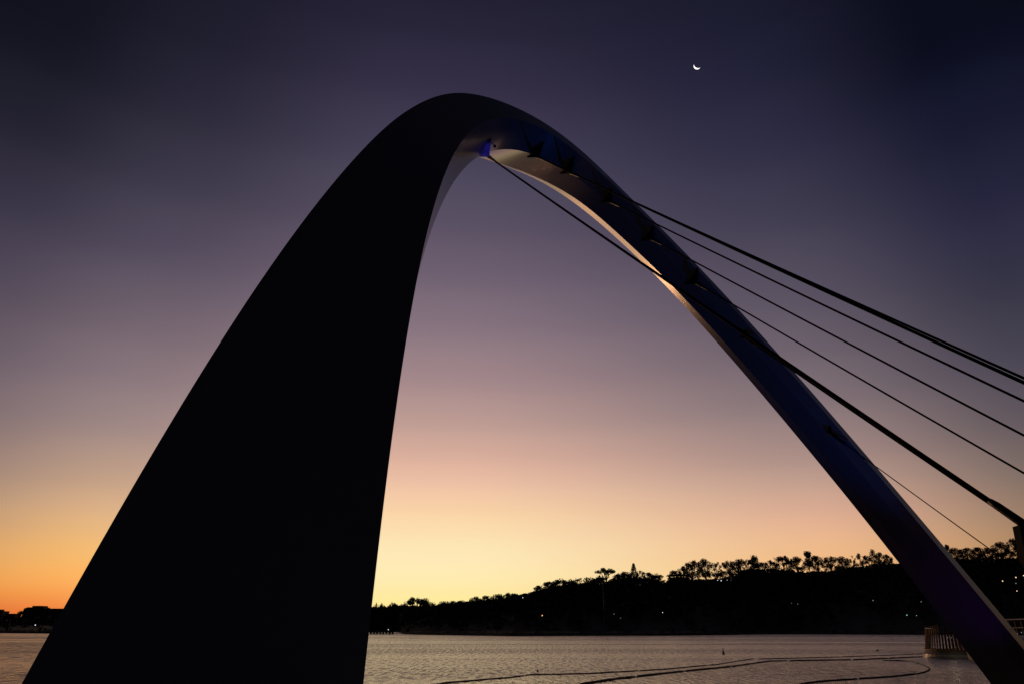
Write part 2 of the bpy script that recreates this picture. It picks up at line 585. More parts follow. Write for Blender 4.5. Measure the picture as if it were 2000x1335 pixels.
def tree_meshes(kind, seed):
    """unit tree: height 1, crown about 1 wide; returns (trunk mesh, crown mesh)"""
    rg = random.Random(seed)
    t = MB()
    vs, fs = [], []
    if kind in ('gum', 'spread', 'sparse', 'tall'):
        fork = {'gum': 0.26, 'spread': 0.42, 'sparse': 0.3, 'tall': 0.3}[kind]
        lean = rg.uniform(-0.05, 0.05)
        t.tube([(0, 0, 0), (lean * 0.4, 0, fork * 0.6), (lean, 0.0, fork)], [0.035, 0.026, 0.02], 6)
        nl = {'gum': 17, 'spread': 15, 'sparse': 12, 'tall': 16}[kind]
        for i in range(nl):
            a = 2 * math.pi * (i + rg.uniform(-0.3, 0.3)) / nl
            if kind == 'spread':
                rr, zz = rg.uniform(0.18, 0.44), 0
                zz = 0.93 - rr * rr * 0.9 + rg.uniform(-0.06, 0.0)
                fl = 0.6
            elif kind == 'gum':
                rr = rg.uniform(0.03, 0.34) if i % 2 else rg.uniform(0.2, 0.37)
                zz = 0.93 - rr * rr * 1.7 if i % 2 else rg.uniform(0.38, 0.72)
                fl = 0.85
            elif kind == 'tall':
                rr = rg.uniform(0.02, 0.3)
                zz = 0.94 - rr * 1.0 if i % 2 else rg.uniform(0.4, 0.75)
                fl = 0.9
            else:
                rr = rg.uniform(0.1, 0.4)
                zz = 0.93 - rr * 0.5 - rg.uniform(0, 0.4) * (i % 2)
                fl = 0.8
            tip = Vector((math.cos(a) * rr, math.sin(a) * rr, zz))
            mid = Vector((tip.x * 0.45 + lean, tip.y * 0.45, fork + (tip.z - fork) * 0.6))
            z0 = fork * rg.uniform(0.75, 1.0)
            t.tube([(lean * z0 / fork, 0, z0), mid, tip], [0.014, 0.009, 0.004], 5)
            n = {'gum': 95, 'spread': 80, 'sparse': 60, 'tall': 90}[kind]
            cr = {'gum': 0.13, 'spread': 0.13, 'sparse': 0.10, 'tall': 0.12}[kind] * rg.uniform(0.8, 1.25)
            leaf_cloud(vs, fs, tip, cr, cr, cr * fl, n, 0.030, rg, 0.2)
            q = mid.lerp(tip, 0.55) + Vector((rg.uniform(-.05, .05), rg.uniform(-.05, .05), 0.02))
            leaf_cloud(vs, fs, q, cr * 0.7, cr * 0.7, cr * fl * 0.7, n // 3, 0.028, rg, 0.2)
    elif kind == 'round':
        t.tube([(0, 0, 0), (0.01, 0, 0.4)], [0.04, 0.03], 6)
        for i in range(5):
            a = i * 1.257 + rg.uniform(-.3, .3)
            t.tube([(0.01, 0, 0.3), (math.cos(a) * .15, math.sin(a) * .15, .5), (math.cos(a) * .3, math.sin(a) * .3, .65)], [0.02, .014, .006], 5)
        for i in range(16):
            a = rg.uniform(0, 6.28)
            rr = rg.uniform(0, 0.36)
            zz = 0.55 + 0.33 * math.sqrt(max(0, 1 - (rr / 0.42) ** 2)) * rg.uniform(0.6, 1.0)
            leaf_cloud(vs, fs, (math.cos(a) * rr, math.sin(a) * rr, zz), .14, .14, .11, 60, 0.034, rg, 0.3)
        leaf_cloud(vs, fs, (0, 0, .55), .36, .36, .28, 260, 0.045, rg, 0.3)
    elif kind == 'conifer':
        t.tube([(0, 0, 0), (0, 0, .97)], [0.03, 0.005], 6)
        for i in range(15):
            z = 0.25 + 0.72 * i / 14
            w = 0.34 * (1 - (z - 0.25) / 0.8) + 0.03
            for k in range(6):
                a = k * 1.047 + i * 0.5
                leaf_cloud(vs, fs, (math.cos(a) * w * .6, math.sin(a) * w * .6, z), w * .45, w * .45, .035, 12, 0.03, rg, 0.2)
                t.tube([(0, 0, z + .02), (math.cos(a) * w * .8, math.sin(a) * w * .8, z)], [.006, .003], 4)
    elif kind == 'column':
        t.tube([(0, 0, 0), (0, 0, .9)], [0.03, 0.008], 6)
        for i in range(16):
            z = 0.12 + 0.82 * i / 15
            w = 0.17 * (1 - max(0, (z - 0.72) / 0.32) ** 2) * min(1, .5 + z)
            leaf_cloud(vs, fs, (rg.uniform(-.02, .02), rg.uniform(-.02, .02), z), w, w, .06, 60, 0.028, rg, 0.4)
    elif kind == 'palm':
        t.tube([(0, 0, 0), (0.01, 0, .5), (0.02, 0, .86)], [0.028, 0.02, 0.02], 7)
        for i in range(26):
            a = rg.uniform(0, 6.28)
            up = rg.uniform(-0.6, 1.0)
            L = 0.17
            p0 = Vector((0.02, 0, .87))
            pts = [p0]
            for k in range(1, 5):
                u = k / 4
                pts.append(p0 + Vector((math.cos(a) * L * u, math.sin(a) * L * u, 0.14 * up * u - 0.12 * u * u)))
            for k in range(4):
                side = Vector((-math.sin(a), math.cos(a), 0)) * (0.022 * (1 - k / 5))
                b = len(vs)
                vs += [tuple(pts[k] - side), tuple(pts[k] + side), tuple(pts[k + 1] + side * .7), tuple(pts[k + 1] - side * .7)]
                fs.append((b, b + 1, b + 2, b + 3))
    tm = bpy.data.meshes.new('trunk')
    tm.from_pydata(t.v, [], t.f)
    tm.materials.append(M_BARK)
    cm = bpy.data.meshes.new('crown')
    cm.from_pydata(vs, [], fs)
    cm.materials.append(M_LEAF)
    return tm, cm


PROTO = {}
for k, n in (('gum', 4), ('spread', 2), ('sparse', 2), ('tall', 2), ('round', 3), ('conifer', 1), ('column', 1), ('palm', 1)):
    PROTO[k] = [tree_meshes(k, 100 + i * 7 + len(k)) for i in range(n)]
NAME = {'gum': 'gum_tree', 'spread': 'spreading_gum_tree', 'sparse': 'gum_tree', 'tall': 'gum_tree', 'round': 'round_tree',
        'conifer': 'conifer_tree', 'column': 'cypress_tree', 'palm': 'palm_tree'}

# x, top y, crown width in photo pixels, kind, where it stands
TREES = [
    (737, 1173, 13, 'sparse', 'small thin tree on the skyline right beside the dark near leg'),
    (747, 1177, 12, 'gum', 'low small tree second from the near leg on the skyline'),
    (771, 1173, 24, 'round', 'domed tree left of the flat topped tree on the low skyline'),
    (789, 1177, 22, 'round', 'low rounded tree touching the left side of the flat topped tree'),
    (816, 1164, 44, 'spread', 'flat topped spreading tree standing highest on the low skyline near the leg'),
    (838, 1174, 22, 'gum', 'loose tree on the right shoulder of the flat topped tree'),
    (868, 1171, 30, 'round', 'domed tree just right of the dip past the flat topped tree'),
    (884, 1173, 16, 'gum', 'small uneven tree between two domed trees on the low skyline'),
    (899, 1170, 22, 'round', 'second domed tree where the ridge begins to rise'),
    (915, 1172, 18, 'round', 'low tree at the foot of the rising ridge line'),
    (930, 1165, 22, 'gum', 'ragged tree standing on the first rise of the ridge'),
    (950, 1163, 22, 'gum', 'flat ragged tree on the first slope of the ridge'),
    (972, 1157, 26, 'round', 'broad tree topping the first step of the ridge'),
    (998, 1155, 28, 'spread', 'wide low tree with sky showing beneath its right side'),
    (1022, 1158, 18, 'sparse', 'thin tree over a bright speck on the ridge'),
    (1036, 1156, 18, 'round', 'small round tree before the steep climb of the ridge'),
    (1052, 1144, 26, 'gum', 'leafy tree on the steep climb of the ridge'),
    (1074, 1133, 26, 'spread', 'umbrella shaped tree left of the flat crowned one on the climb'),
    (1095, 1130, 28, 'spread', 'flat crowned umbrella tree at the top of the steep climb'),
    (1116, 1134, 24, 'gum', 'dense tree right of the flat crowned umbrella tree'),
    (1132, 1126, 9, 'palm', 'palm with a round head, left of the two palms'),
    (1139, 1136, 14, 'round', 'low round bush tree between the left palm and the narrow cypress'),
    (1146, 1127, 7, 'column', 'narrow cypress standing between the two palms'),
    (1151.5, 1126, 8, 'palm', 'palm just right of the narrow cypress'),
    (1160, 1129, 14, 'gum', 'small tree right of the palms'),
    (1171, 1124, 26, 'round', 'dark domed tree in front of the big open gum'),
    (1183, 1107, 34, 'spread', 'big open gum rising over the tall pole with sky through its limbs'),
    (1197, 1129, 16, 'gum', 'low tree under the right side of the big open gum'),
    (1206, 1121, 18, 'gum', 'round headed tree right of the big open gum'),
    (1222, 1115, 26, 'gum', 'dense tree left of the pointed conifer'),
    (1237, 1100, 21, 'conifer', 'pointed conifer standing above its neighbours'),
    (1250, 1112, 20, 'sparse', 'open tree right of the pointed conifer with gaps of sky'),
    (1266, 1118, 22, 'gum', 'dense flat tree two places right of the pointed conifer'),
    (1279, 1120, 18, 'round', 'rounded tree near the right end of the middle clump'),
    (1289, 1122, 15, 'gum', 'last tree of the middle clump beside the bright gap'),
    (1317, 1114, 24, 'gum', 'tree standing over the pavilion roof'),
    (1334, 1106, 20, 'gum', 'tree at the right side of the pavilion'),
    (1351, 1093, 28, 'gum', 'tall gum first in the row above the white lights'),
    (1374, 1092, 25, 'gum', 'tall gum second in the row above the white lights'),
    (1398, 1095, 24, 'sparse', 'see-through gum third in the row above the white lights'),
    (1404, 1116, 22, 'round', 'low dark round tree just above the white lights'),
    (1422, 1094, 24, 'gum', 'gum fourth in the row above the white lights'),
    (1444, 1092, 28, 'gum', 'dense gum at the right end of the white lights'),
    (1459, 1091, 16, 'sparse', 'thin gum left of the peaked crown'),
    (1471, 1084, 22, 'tall', 'gum with a peaked crown left of the long dip'),
    (1485, 1097, 18, 'gum', 'lower gum right of the peaked crown'),
    (1500, 1091, 20, 'sparse', 'wispy gum in the dip before the umbrella crown'),
    (1512, 1097, 18, 'gum', 'low gum left under the umbrella crown'),
    (1527, 1083, 24, 'spread', 'gum with an umbrella crown arching over its neighbour'),
    (1538, 1090, 22, 'round', 'dense dark tree under the umbrella crown'),
    (1554, 1087, 22, 'gum', 'dense flat topped gum left of the tallest gum'),
    (1576, 1076, 24, 'tall', 'tallest gum on the ridge, its top leaning left'),
    (1593, 1086, 22, 'gum', 'gum on the right shoulder of the tallest gum'),
    (1619, 1085, 26, 'gum', 'full gum left of the window of bright sky'),
    (1643, 1087, 24, 'gum', 'gum right of the window of bright sky'),
    (1660, 1089, 18, 'sparse', 'thin gum left of the wispy crooked one'),
    (1680, 1077, 24, 'sparse', 'wispy crooked gum left of the tall column shaped tree'),
    (1694, 1085, 16, 'sparse', 'thin gum touching the tall column shaped tree'),
    (1703, 1072, 15, 'column', 'tall dark column shaped tree beside the far leg'),
    (1716, 1079, 18, 'gum', 'gum with an arched crown right of the column shaped tree'),
    (1731, 1083, 18, 'gum', 'gum half covered by the far leg on its left edge'),
    (1848, 1063, 14, 'tall', 'pointed gum touching the right edge of the far leg'),
    (1863, 1070, 24, 'gum', 'gum second right of the far leg'),
    (1886, 1070, 24, 'gum', 'gum third right of the far leg beyond a small dip'),
    (1907, 1069, 24, 'gum', 'flat topped gum just left of the thin cable end'),
    (1929, 1068, 24, 'gum', 'gum where the thinnest cable meets the skyline'),
    (1952, 1059, 30, 'gum', 'large gum left of the rightmost gum, full of gaps'),
    (1979, 1053, 26, 'gum', 'rightmost gum on the skyline beside the cable post'),
    (14, 1199, 16, 'round', 'small round tree between the low blocks at the far left'),
    (43, 1190, 13, 'round', 'dark domed tree left of the stepped building'),
]
for i, (x, ty, w, kind, label) in enumerate(TREES):
    Y = crestY(x) - 2 + (i % 3) * 4
    if x < 200:
        Y = 1100
    top = at(x, ty, Y)
    base = at(x, 1228, Y)
    gz = groundz(x, Y) - 0.3
    W = (w / F) * Y * 0.93 * 1.05
    if kind in ('gum', 'spread', 'sparse', 'tall', 'round'):
        gz = min(gz, top.z - 1.15 * W)
    h = top.z - gz
    root = thing(NAME[kind], (top.x, Y, gz), label, 'tree', 'trees along the far ridge' if x > 200 else 'trees between the buildings on the far left', rz=rnd.uniform(0, 6.28) if kind != 'palm' else 0)
    tm, cm = PROTO[kind][i % len(PROTO[kind])]
    k = {'gum': 1.42, 'spread': 1.15, 'sparse': 1.4, 'tall': 1.75, 'round': 1.2, 'conifer': 1.6, 'column': 2.6, 'palm': 3.4}[kind]
    sc = (W * k, W * k, h * 1.02)
    if kind in ('gum', 'spread', 'sparse', 'tall', 'round') and h > 1.25 * W:
        pass
    for nm, me in (('trunk', tm), ('crown', cm)):
        o = bpy.data.objects.new(nm, me)
        COL.objects.link(o)
        o.parent = root
        o.scale = sc
        if nm == 'trunk':
            o.scale = (W * k, W * k, h * 1.02)

# ------------------------------------------------------------------ bridge arch
PH, AL, S0, HH, AA = 0.698086, 0.424492, 16.473549, 23.516018, 0.147544
c_ = Vector((math.cos(PH), math.sin(PH), 0))
hn = Vector((-math.sin(PH), math.cos(PH), 0))
up_ = Vector((0, 0, 1)) * math.cos(AL) + hn * math.sin(AL)
n_ = hn * math.cos(AL) - Vector((0, 0, 1)) * math.sin(AL)
O_ = Vector((-4.82064379, 5.74555424, -1.66666667 + CAMZ))


def arch_c(s):
    return O_ + c_ * (S0 + s) + up_ * (HH - AA * s * s)


def arch_r(s):
    k = -2 * AA * s
    L = math.sqrt(1 + k * k)
    return up_ / L - c_ * (k / L)


SG = list(range(-14, 15))
T_R1 = [-.30, -.27, -.229, -.185, -.155, -.11, -.075, -.035, 0, .015, .025, .035, .05, .11, .20, .22, .10, -.07, -.19, -.21, -.17, -.11, -.08, -.07, -.10, -.17, -.25, -.30, -.32]
T_A0 = [3.3, 3.18, 3.0, 2.772, 2.526, 2.295, 2.101, 1.96, 1.805, 1.698, 1.576, 1.41, 1.36, 1.43, 1.6, 1.8, 1.72, 1.23, 0.91, 0.77, 0.73, 0.77, 0.78, 0.8, 0.8, 0.78, 0.8, 0.8, 0.8]
T_M0 = [0, 0, 0, 0, 0, 0, 0, 0, 0, 0, 0, 0.02, 0.07, 0.12, 0.143, 0.175, 0.204, 0.185, 0.155, 0.126, 0.103, 0.089, 0.09, 0.09, 0.092, 0.096, 0.105, 0.11, 0.11]
T_R2 = [-.35, -.35, -.35, -.35, -.36, -.40, -.47, -.538, -.564, -.553, -.448, -.241, -.02, .06, .17, .20, .08, -.09, -.21, -.24, -.2, -.14, -.12, -.12, -.15, -.22, -.3, -.35, -.38]
T_M2 = [.55, .55, .55, .55, .6, .7, .85, 1.0, 1.15, 1.3, 1.45, 1.60, 1.56, 1.34, 1.22, 1.08, .90, .77, .68, .61, .55, .54, .50, .46, .42, .42, .42, .42, .42]
T_R3 = [0.02, 0.02, 0.02, 0.02, 0.01, -0.03, -0.1, -0.168, -0.19, -0.15, 0.02, 0.36, 0.68, 1.33, 1.5, 1.33, 0.84, 0.42, 0.185, 0.09, 0.09, 0.125, 0.145, 0.14, 0.09, 0.02, -0.05, -0.1, -0.12]
T_M3 = [1.35, 1.35, 1.35, 1.35, 1.4, 1.5, 1.65, 1.8, 1.95, 2.15, 2.3, 2.38, 2.46, 2.86, 2.83, 2.44, 1.99, 1.69, 1.57, 1.47, 1.36, 1.33, 1.29, 1.26, 1.18, 1.13, 1.14, 1.14, 1.14]
T_R4 = [0.4, 0.4, 0.4, 0.4, 0.39, 0.35, 0.28, 0.212, 0.2, 0.25, 0.35, 0.6, 0.88, 1.48, 1.66, 1.6, 1.33, 1.05, 0.8, 0.66, 0.47, 0.38, 0.32, 0.3, 0.26, 0.2, 0.16, 0.12, 0.12]
T_M4 = [1.53, 1.53, 1.53, 1.53, 1.58, 1.68, 1.83, 1.98, 2.1, 2.3, 2.42, 2.52, 2.58, 2.95, 2.95, 2.61, 2.32, 2.1, 1.95, 1.83, 1.69, 1.64, 1.6, 1.58, 1.57, 1.55, 1.65, 1.75, 1.8]


def smooth_tab(tab):
    fine = np.linspace(-14, 14, 281)
    v = np.interp(fine, SG, tab)
    k = np.exp(-0.5 * (np.arange(-14, 15) / 6.0) ** 2)
    k /= k.sum()
    vp = np.concatenate([2 * v[0] - v[14:0:-1], v, 2 * v[-1] - v[-2:-16:-1]])
    return lambda s, a=fine, b=np.convolve(vp, k, 'valid'): float(np.interp(s, a, b))


fR = [smooth_tab(t) for t in (T_A0, T_R1, T_R2, T_R3, T_R4)]
fM = [smooth_tab(t) for t in (T_M0, [0] * 29, T_M2, T_M3, T_M4)]


def rail(i, s):
    return arch_c(s) + arch_r(s) * fR[i](s) + n_ * fM[i](s)


def back(s):       # the far face is folded along its middle
    p4, p0 = rail(4, s), rail(0, s)
    m = p4.lerp(p0, 0.55)
    return m + n_ * 0.12 + arch_r(s) * 0.05


arch = thing('bridge_arch', tuple(arch_c(-13)), 'tall leaning steel arch of the footbridge, wide black leg near, slim blue lit leg far', 'bridge arch')
AO = arch_c(-13)
ss = [-14 + 28 * i / 320 for i in range(321)]


def strip_mesh(name, fns, mat, close=False):
    mb = MB()
    vs = []
    for s in ss:
        for f_ in fns:
            vs.append(f_(s) - AO)
    n = len(fns)
    fs = []
    for i in range(len(ss) - 1):
        for j in range(n if close else n - 1):
            j2 = (j + 1) % n
            fs.append((i * n + j, (i + 1) * n + j, (i + 1) * n + j2, i * n + j2))
    if close:
        fs.append(tuple(range(n)))
        fs.append(tuple(range((len(ss) - 1) * n, len(ss) * n))[::-1])
    mb.add(vs, fs)
    return mb.build(name, mat, arch)


body = strip_mesh('arch_box', [lambda s, i=i: rail(i, s) for i in range(5)] + [back], M_STEEL, close=True)
bm_ = body.data
# smooth along the sweep but keep the plate edges sharp
for p in bm_.polygons:
    p.use_smooth = True
bm_.update()
att = bm_.attributes.new('sharp_edge', 'BOOLEAN', 'EDGE')
sharp = []
for e in bm_.edges:
    a, b = e.vertices
    sharp.append(abs(a - b) == 6)
att.data.foreach_set('value', sharp)

# cable brackets under the arch and the stay cables
CABLES = [  # arch station, (photo position of the far end, distance of the far end), radius, label
    (-3.05, (2006, 1027), 9.6, 0.036, 'thickest and nearest stay cable, from the blue lit bracket to the edge post'),
    (0.15, (2110, 797), 10.5, 0.032, 'upper stay cable from the second bracket past the top right, nearly touching its twin'),
    (1.60, (2180, 818), 13.5, 0.032, 'stay cable from the third bracket that crosses its twin at the top right'),
    (3.35, (2180, 868), 15.0, 0.032, 'stay cable from the fourth bracket, third line down at the right edge'),
    (4.95, (2180, 943), 16.5, 0.032, 'stay cable from the fifth bracket, middle line at the right edge'),
    (6.35, (2180, 1026), 18.5, 0.032, 'stay cable from the sixth bracket, just above the thickest cable at the right edge'),
    (7.75, (2180, 1150), 21.0, 0.032, 'stay cable from the seventh bracket, hidden along the thickest cable'),
    (9.55, (2090, 1184), 22.5, 0.018, 'thin short lowest stay cable from the eighth bracket down to the tree line'),
]
anchors = []
for k, (s, (ex, ey), eY, rad, label) in enumerate(CABLES):
    base = rail(2, s)
    R = arch_r(s)
    end = at(ex, ey, eY)
    d0 = (end - base).normalized()
    anchors.append(end)
    a_dir = (rail(1, s) - base).normalized()
    b_dir = (rail(3, s) - base).normalized()
    T = (rail(2, s + 0.1) - rail(2, s - 0.1)).normalized()
    big = 1.25 if k < 3 else (1.0 if k < 6 else 0.6)
    pa = base + a_dir * 0.62 * big
    pb = base + b_dir * 0.42 * big
    tip = base + d0 * (0.62 if k < 6 else 0.40)
    M_B = M_WHITE if k == 0 else M_PLATE  # first bracket pale so the LED light shows; the rest stay dark
    br = MB()
    th = 0.03
    q = []
    inner = (base + R * 0.12)
    edge_a = base + a_dir * 0.12 + d0 * 0.40
    edge_b = base + b_dir * 0.06 + d0 * 0.42
    prof = [pa + R * 0.03, tip, pb + R * 0.03, inner]
    n = len(prof)
    vs = [p - T * th - AO for p in prof] + [p + T * th - AO for p in prof]
    br.add(vs, [tuple(range(n))[::-1], tuple(range(n, 2 * n))] + [(i, (i + 1) % n, n + (i + 1) % n, n + i) for i in range(n)])
    ob = br.build('cable_bracket', M_B, arch)
    if k == 0:
        ob['label'] = 'blue lit cable bracket at the crown'
    # the cable, a thing of its own
    cb = thing('stay_cable', tuple(tip), label, 'cable', 'stay cables between arch and deck')
    L = (end - tip).length
    st = MB()
    pts = []
    for i in range(13):
        u = i / 12
        p = (tip + (end - tip) * u) - tip
        p.z -= 0.0022 * L * 4 * u * (1 - u)
        pts.append(p)
    st.tube(pts, rad, 10, cap=True)
    st.build('strand', M_CABLE, cb, smooth=True)
    so = MB()
    so.tube([d0 * -0.04, d0 * 0.12, d0 * 0.16, d0 * 0.50, d0 * 0.62, d0 * 0.75], [0.05, 0.075, 0.06, 0.055, 0.045, rad + .004], 12)
    so.ball(d0 * 0.02, 0.085, 10, 6)
    so.build('socket', M_WHITE if k == 0 else M_BRACKET, cb, smooth=True)
    so = MB()
    e = end - tip
    so.tube([e - d0 * 0.55, e - d0 * 0.45, e - d0 * 0.1, e], [rad + .004, .055, .06, .06], 12)
    so.build('socket', M_BRACKET, cb, smooth=True)

# LED lamp on the crown bracket
s = CABLES[0][0]
T1 = (rail(2, s + .1) - rail(2, s - .1)).normalized()
lp = rail(2, s) - T1 * 0.75 - arch_r(s) * 0.30 - n_ * 0.75
led = MB().box((0, 0, 0), (0.10, 0.10, 0.07)).tube([(0, 0, 0.03), tuple(arch_r(s) * 0.42)], 0.015, 6).build('led_lamp', M_DARK, arch, loc=tuple(lp - AO))
ld = bpy.data.lights.new('led_glow', 'SPOT')
ld.spot_size = math.radians(58)
ld.spot_blend = 0.6
ld.energy = 10.0
ld.color = (0.08, 0.06, 1.0)
ld.shadow_soft_size = 0.04
lo = bpy.data.objects.new('led_glow', ld)
COL.objects.link(lo)
lo.location = lp - arch_r(s) * 0.07 + T1 * 0.09
lo.rotation_euler = (rail(2, s) - arch_r(s) * 0.12 - n_ * 0.15 - Vector(lo.location)).to_track_quat('-Z', 'Y').to_euler()


# coloured floodlights at the foot of the far leg
def spot(name, loc, target, energy, col, size, blend, label, soft=0.15):
    loc = Vector(loc)
    d = Vector(target) - loc
    root = thing(name, tuple(loc), label, 'floodlight', 'floodlights at the foot of the far leg')
    q = d.to_track_quat('-Z', 'Y')
    h = MB().tube([(0, 0, 0.24), (0, 0, 0.02)], [0.11, 0.15], 14, cap=True).build('lamp_housing', M_DARK, root)
    h.rotation_euler = q.to_euler()
    MB().tube([(-0.17, 0, -0.32), (-0.17, 0, 0.05)], 0.02, 6).tube([(0.17, 0, -0.32), (0.17, 0, 0.05)], 0.02, 6).box((0, 0, -0.33), (0.4, 0.2, 0.03)).build('bracket', M_DARK, root)
    l = bpy.data.lights.new(name + '_beam', 'SPOT')
    l.energy = energy
    l.color = col
    l.spot_size = size
    l.spot_blend = blend
    l.shadow_soft_size = soft
    o = bpy.data.objects.new(name + '_beam', l)
    COL.objects.link(o)
    o.parent = root
    o.rotation_euler = q.to_euler()
    return root


foot = rail(2, 12.6)
fl1 = foot - n_ * 0.9 - arch_r(12.6) * 2.6
fl1.z = 0.75
fl2 = foot + n_ * 0.2 - arch_r(12.6) * 2.2
fl2.z = 0.75
spot('floodlight', fl1, rail(2, 4.5), 900, (0.0, 0.15, 1.0), math.radians(50), 1.0,
     'blue floodlight aimed up the soffit of the far leg')
spot('floodlight', fl2, rail(3, 10.6), 22, (0.36, 0.0, 1.0), math.radians(100), 1.0,
     'purple floodlight close under the foot of the far leg')

# footings
for s, lab in ((-13.1, 'concrete footing under the wide near leg'), (13.15, 'concrete footing in the water under the slim far leg')):
    p = (rail(1, s) + rail(4, s) + rail(0, s)) / 3
    t_ = thing('arch_footing', (p.x, p.y, 0), lab, 'footing', 'footings of the arch')
    top = 0.62 if s < 0 else 0.15
    MB().box((0, 0, (top - 3) / 2), (4.8, 3.0, top + 3), PH).build('pile_cap', M_CONC, t_)
    MB().box((0, 0, top + 0.06), (4.4, 2.6, 0.12), PH, 0.93).build('plinth', M_CONC, t_)

# quay the photographer stands on
poly = [(-14, -12), (13, -12), (12, 4), (6, 7.2), (-1, 7.8), (-4.5, 12), (-12, 13.5), (-14, 9)]
quay = MB().prism(poly, -3.4, 1.0).build('quay', M_CONC)
tag(quay, kind='structure')
kerb = MB().prism([(p[0] * .985, p[1] * .985) for p in poly], 1.004, 1.09, 0.02).build('pavement', M_PALECONC)
tag(kerb, kind='structure')

# the footbridge deck that the cables carry (past the right edge of the frame)
dk = thing('bridge_deck', tuple(anchors[0]), 'curved dark deck edge of the footbridge with the cable post at the right edge', 'bridge deck')
D0 = Vector(anchors[0])
ctr = [Vector((11.5, 2.0, 2.2)), Vector((11.6, 7.0, 2.9))]
for a in anchors[1:]:
    off = Vector((1.6, 0.9, 0)) if a.y < 16 else Vector((2.6, 0.6, 0))
    ctr.append(Vector((a.x, a.y, min(a.z, 5.0) - 0.55)) + off)
ctr = [ctr[0], ctr[1]] + sorted(ctr[2:], key=lambda p: p.y)
ctr.append(ctr[-1] + Vector((3.5, 9.0, -0.4)))
dv, left = [], []
for i, p in enumerate(ctr):
    a = ctr[max(0, i - 1)]
    b = ctr[min(len(ctr) - 1, i + 1)]
    d = (b - a)
    d.z = 0
    d.normalize()
    r = Vector((d.y, -d.x, 0))
    w = 4.0
    left.append(p.copy())
    for q in (p, p + r * w, p + r * (w - .4) - Vector((0, 0, .5)), p + r * .5 - Vector((0, 0, .5))):
        dv.append(q - D0)
df = []
for i in range(len(ctr) - 1):
    for j in range(4):
        df.append((i * 4 + j, (i + 1) * 4 + j, (i + 1) * 4 + (j + 1) % 4, i * 4 + (j + 1) % 4))
df += [(0, 1, 2, 3), tuple(range((len(ctr) - 1) * 4, len(ctr) * 4))[::-1]]
MB().add(dv, df).build('deck_slab', M_DARK, dk)
rl = MB()
rl.tube([p + Vector((0.1, 0, 1.1)) - D0 for p in left[1:]], 0.03, 8)
for p in left[1:]:
    rl.tube([p + Vector((0.1, 0, 0)) - D0, p + Vector((0.1, 0, 1.1)) - D0], 0.02, 6)
rl.build('railing', M_RAIL, dk)
for k, a in enumerate(anchors):
    # cranked outrigger blade from the deck edge out to the cable end
    tgt = min(left, key=lambda p: (p - a).length)
    d = tgt - a
    b = MB()
    if k == 0:
        # leaning plate post whose corner is seen at the right edge
        c1_, c2_ = at(1984, 1026, 9.6), at(2012, 1022, 9.6)
        c3_, c4_ = at(2040, 1150, 9.9), at(1998, 1096, 9.8)
        th = Vector((0.02, 0.10, 0))
        vs = [p - th - D0 for p in (c1_, c2_, c3_, c4_)] + [p + th - D0 for p in (c1_, c2_, c3_, c4_)]
        b.add(vs, [(0, 1, 2, 3), (7, 6, 5, 4), (0, 4, 5, 1), (1, 5, 6, 2), (2, 6, 7, 3), (3, 7, 4, 0)])
        b.tube([at(2026, 1120, 9.85) - D0, Vector((11.5, 7.0, 2.7)) - D0], [0.10, 0.14], 8)
    else:
        b.tube([a - D0, a.lerp(tgt, .5) - Vector((0, 0, .12)) - D0, tgt - Vector((0, 0, .2)) - D0], [0.05, 0.09, 0.14], 8)
    b.build('cable_post', M_PLATE, dk)

# ------------------------------------------------------------------ island end with slatted screen (right)
Yp = on_z(1845, 1285).y
cpx = 1880
pc = at(cpx, 1285, Yp + 3.6)
isl = thing('viewing_platform', (pc.x, pc.y, 0), 'round viewing platform with brown slatted screen on a pale concrete apron beside the far leg', 'viewing platform')
rad = (cpx - 1811) / F * (Yp + 3.6) * 0.93 * 0.83
zt = at(1840, 1268, Yp + .6).z
N = 40
ring = [(math.cos(2 * math.pi * i / N) * rad * 1.0, math.sin(2 * math.pi * i / N) * rad) for i in range(N)]
MB().prism([(x * 1.16, y * 1.16) for x, y in ring], -3, 0.16).prism([(x * 1.13, y * 1.13) for x, y in ring], 0.16, 0.30).build('concrete_lip', M_PALECONC, isl)
MB().prism([(x * 1.12, y * 1.12) for x, y in ring], 0.302, zt - 0.14, rad * 0.09).build('apron', M_CONC, isl)
MB().prism([(x * 1.05, y * 1.05) for x, y in ring], zt - 0.138, zt).build('kerb_board', material('ochre_kerb', (0.38, 0.22, 0.08), 0.7, 0, .2, 3), isl)
zr1 = at(1840, 1237, Yp + .6).z
zr2 = at(1812, 1227, Yp + 3.0).z
sl = MB()
nS = 60
for i in range(nS):
    a = 2 * math.pi * i / nS
    hgt = zr1
    sl.tube([(math.cos(a) * rad * .99, math.sin(a) * rad * .99, zt), (math.cos(a) * rad * .90, math.sin(a) * rad * .90, hgt)], 0.05, 4)
sl.build('slatted_screen', M_TIMBER, isl)
sl = MB()
for i in range(30):
    a = math.radians(95) + math.radians(170) * i / 29
    zz = zr2 + 0.50 * (1 - abs(math.cos(a)))
    sl.tube([(math.cos(a) * rad * 1.02, math.sin(a) * rad * 1.02, zt), (math.cos(a) * rad * .89, math.sin(a) * rad * .89, zz)], 0.055, 4)
sl.build('tall_screen', M_TIMBER, isl)
rr_ = MB()
rr_.tube([(math.cos(a) * rad * .90, math.sin(a) * rad * .90, zr1 + .04) for a in [2 * math.pi * i / 48 for i in range(49)]], 0.045, 6)
rr_.tube([(math.cos(a) * rad * .89, math.sin(a) * rad * .89, zr2 + 0.50 * (1 - abs(math.cos(a))) + .04) for a in [math.radians(95 + 170 * i / 24) for i in range(25)]], 0.045, 6)
rr_.build('handrail', M_RAIL, isl)
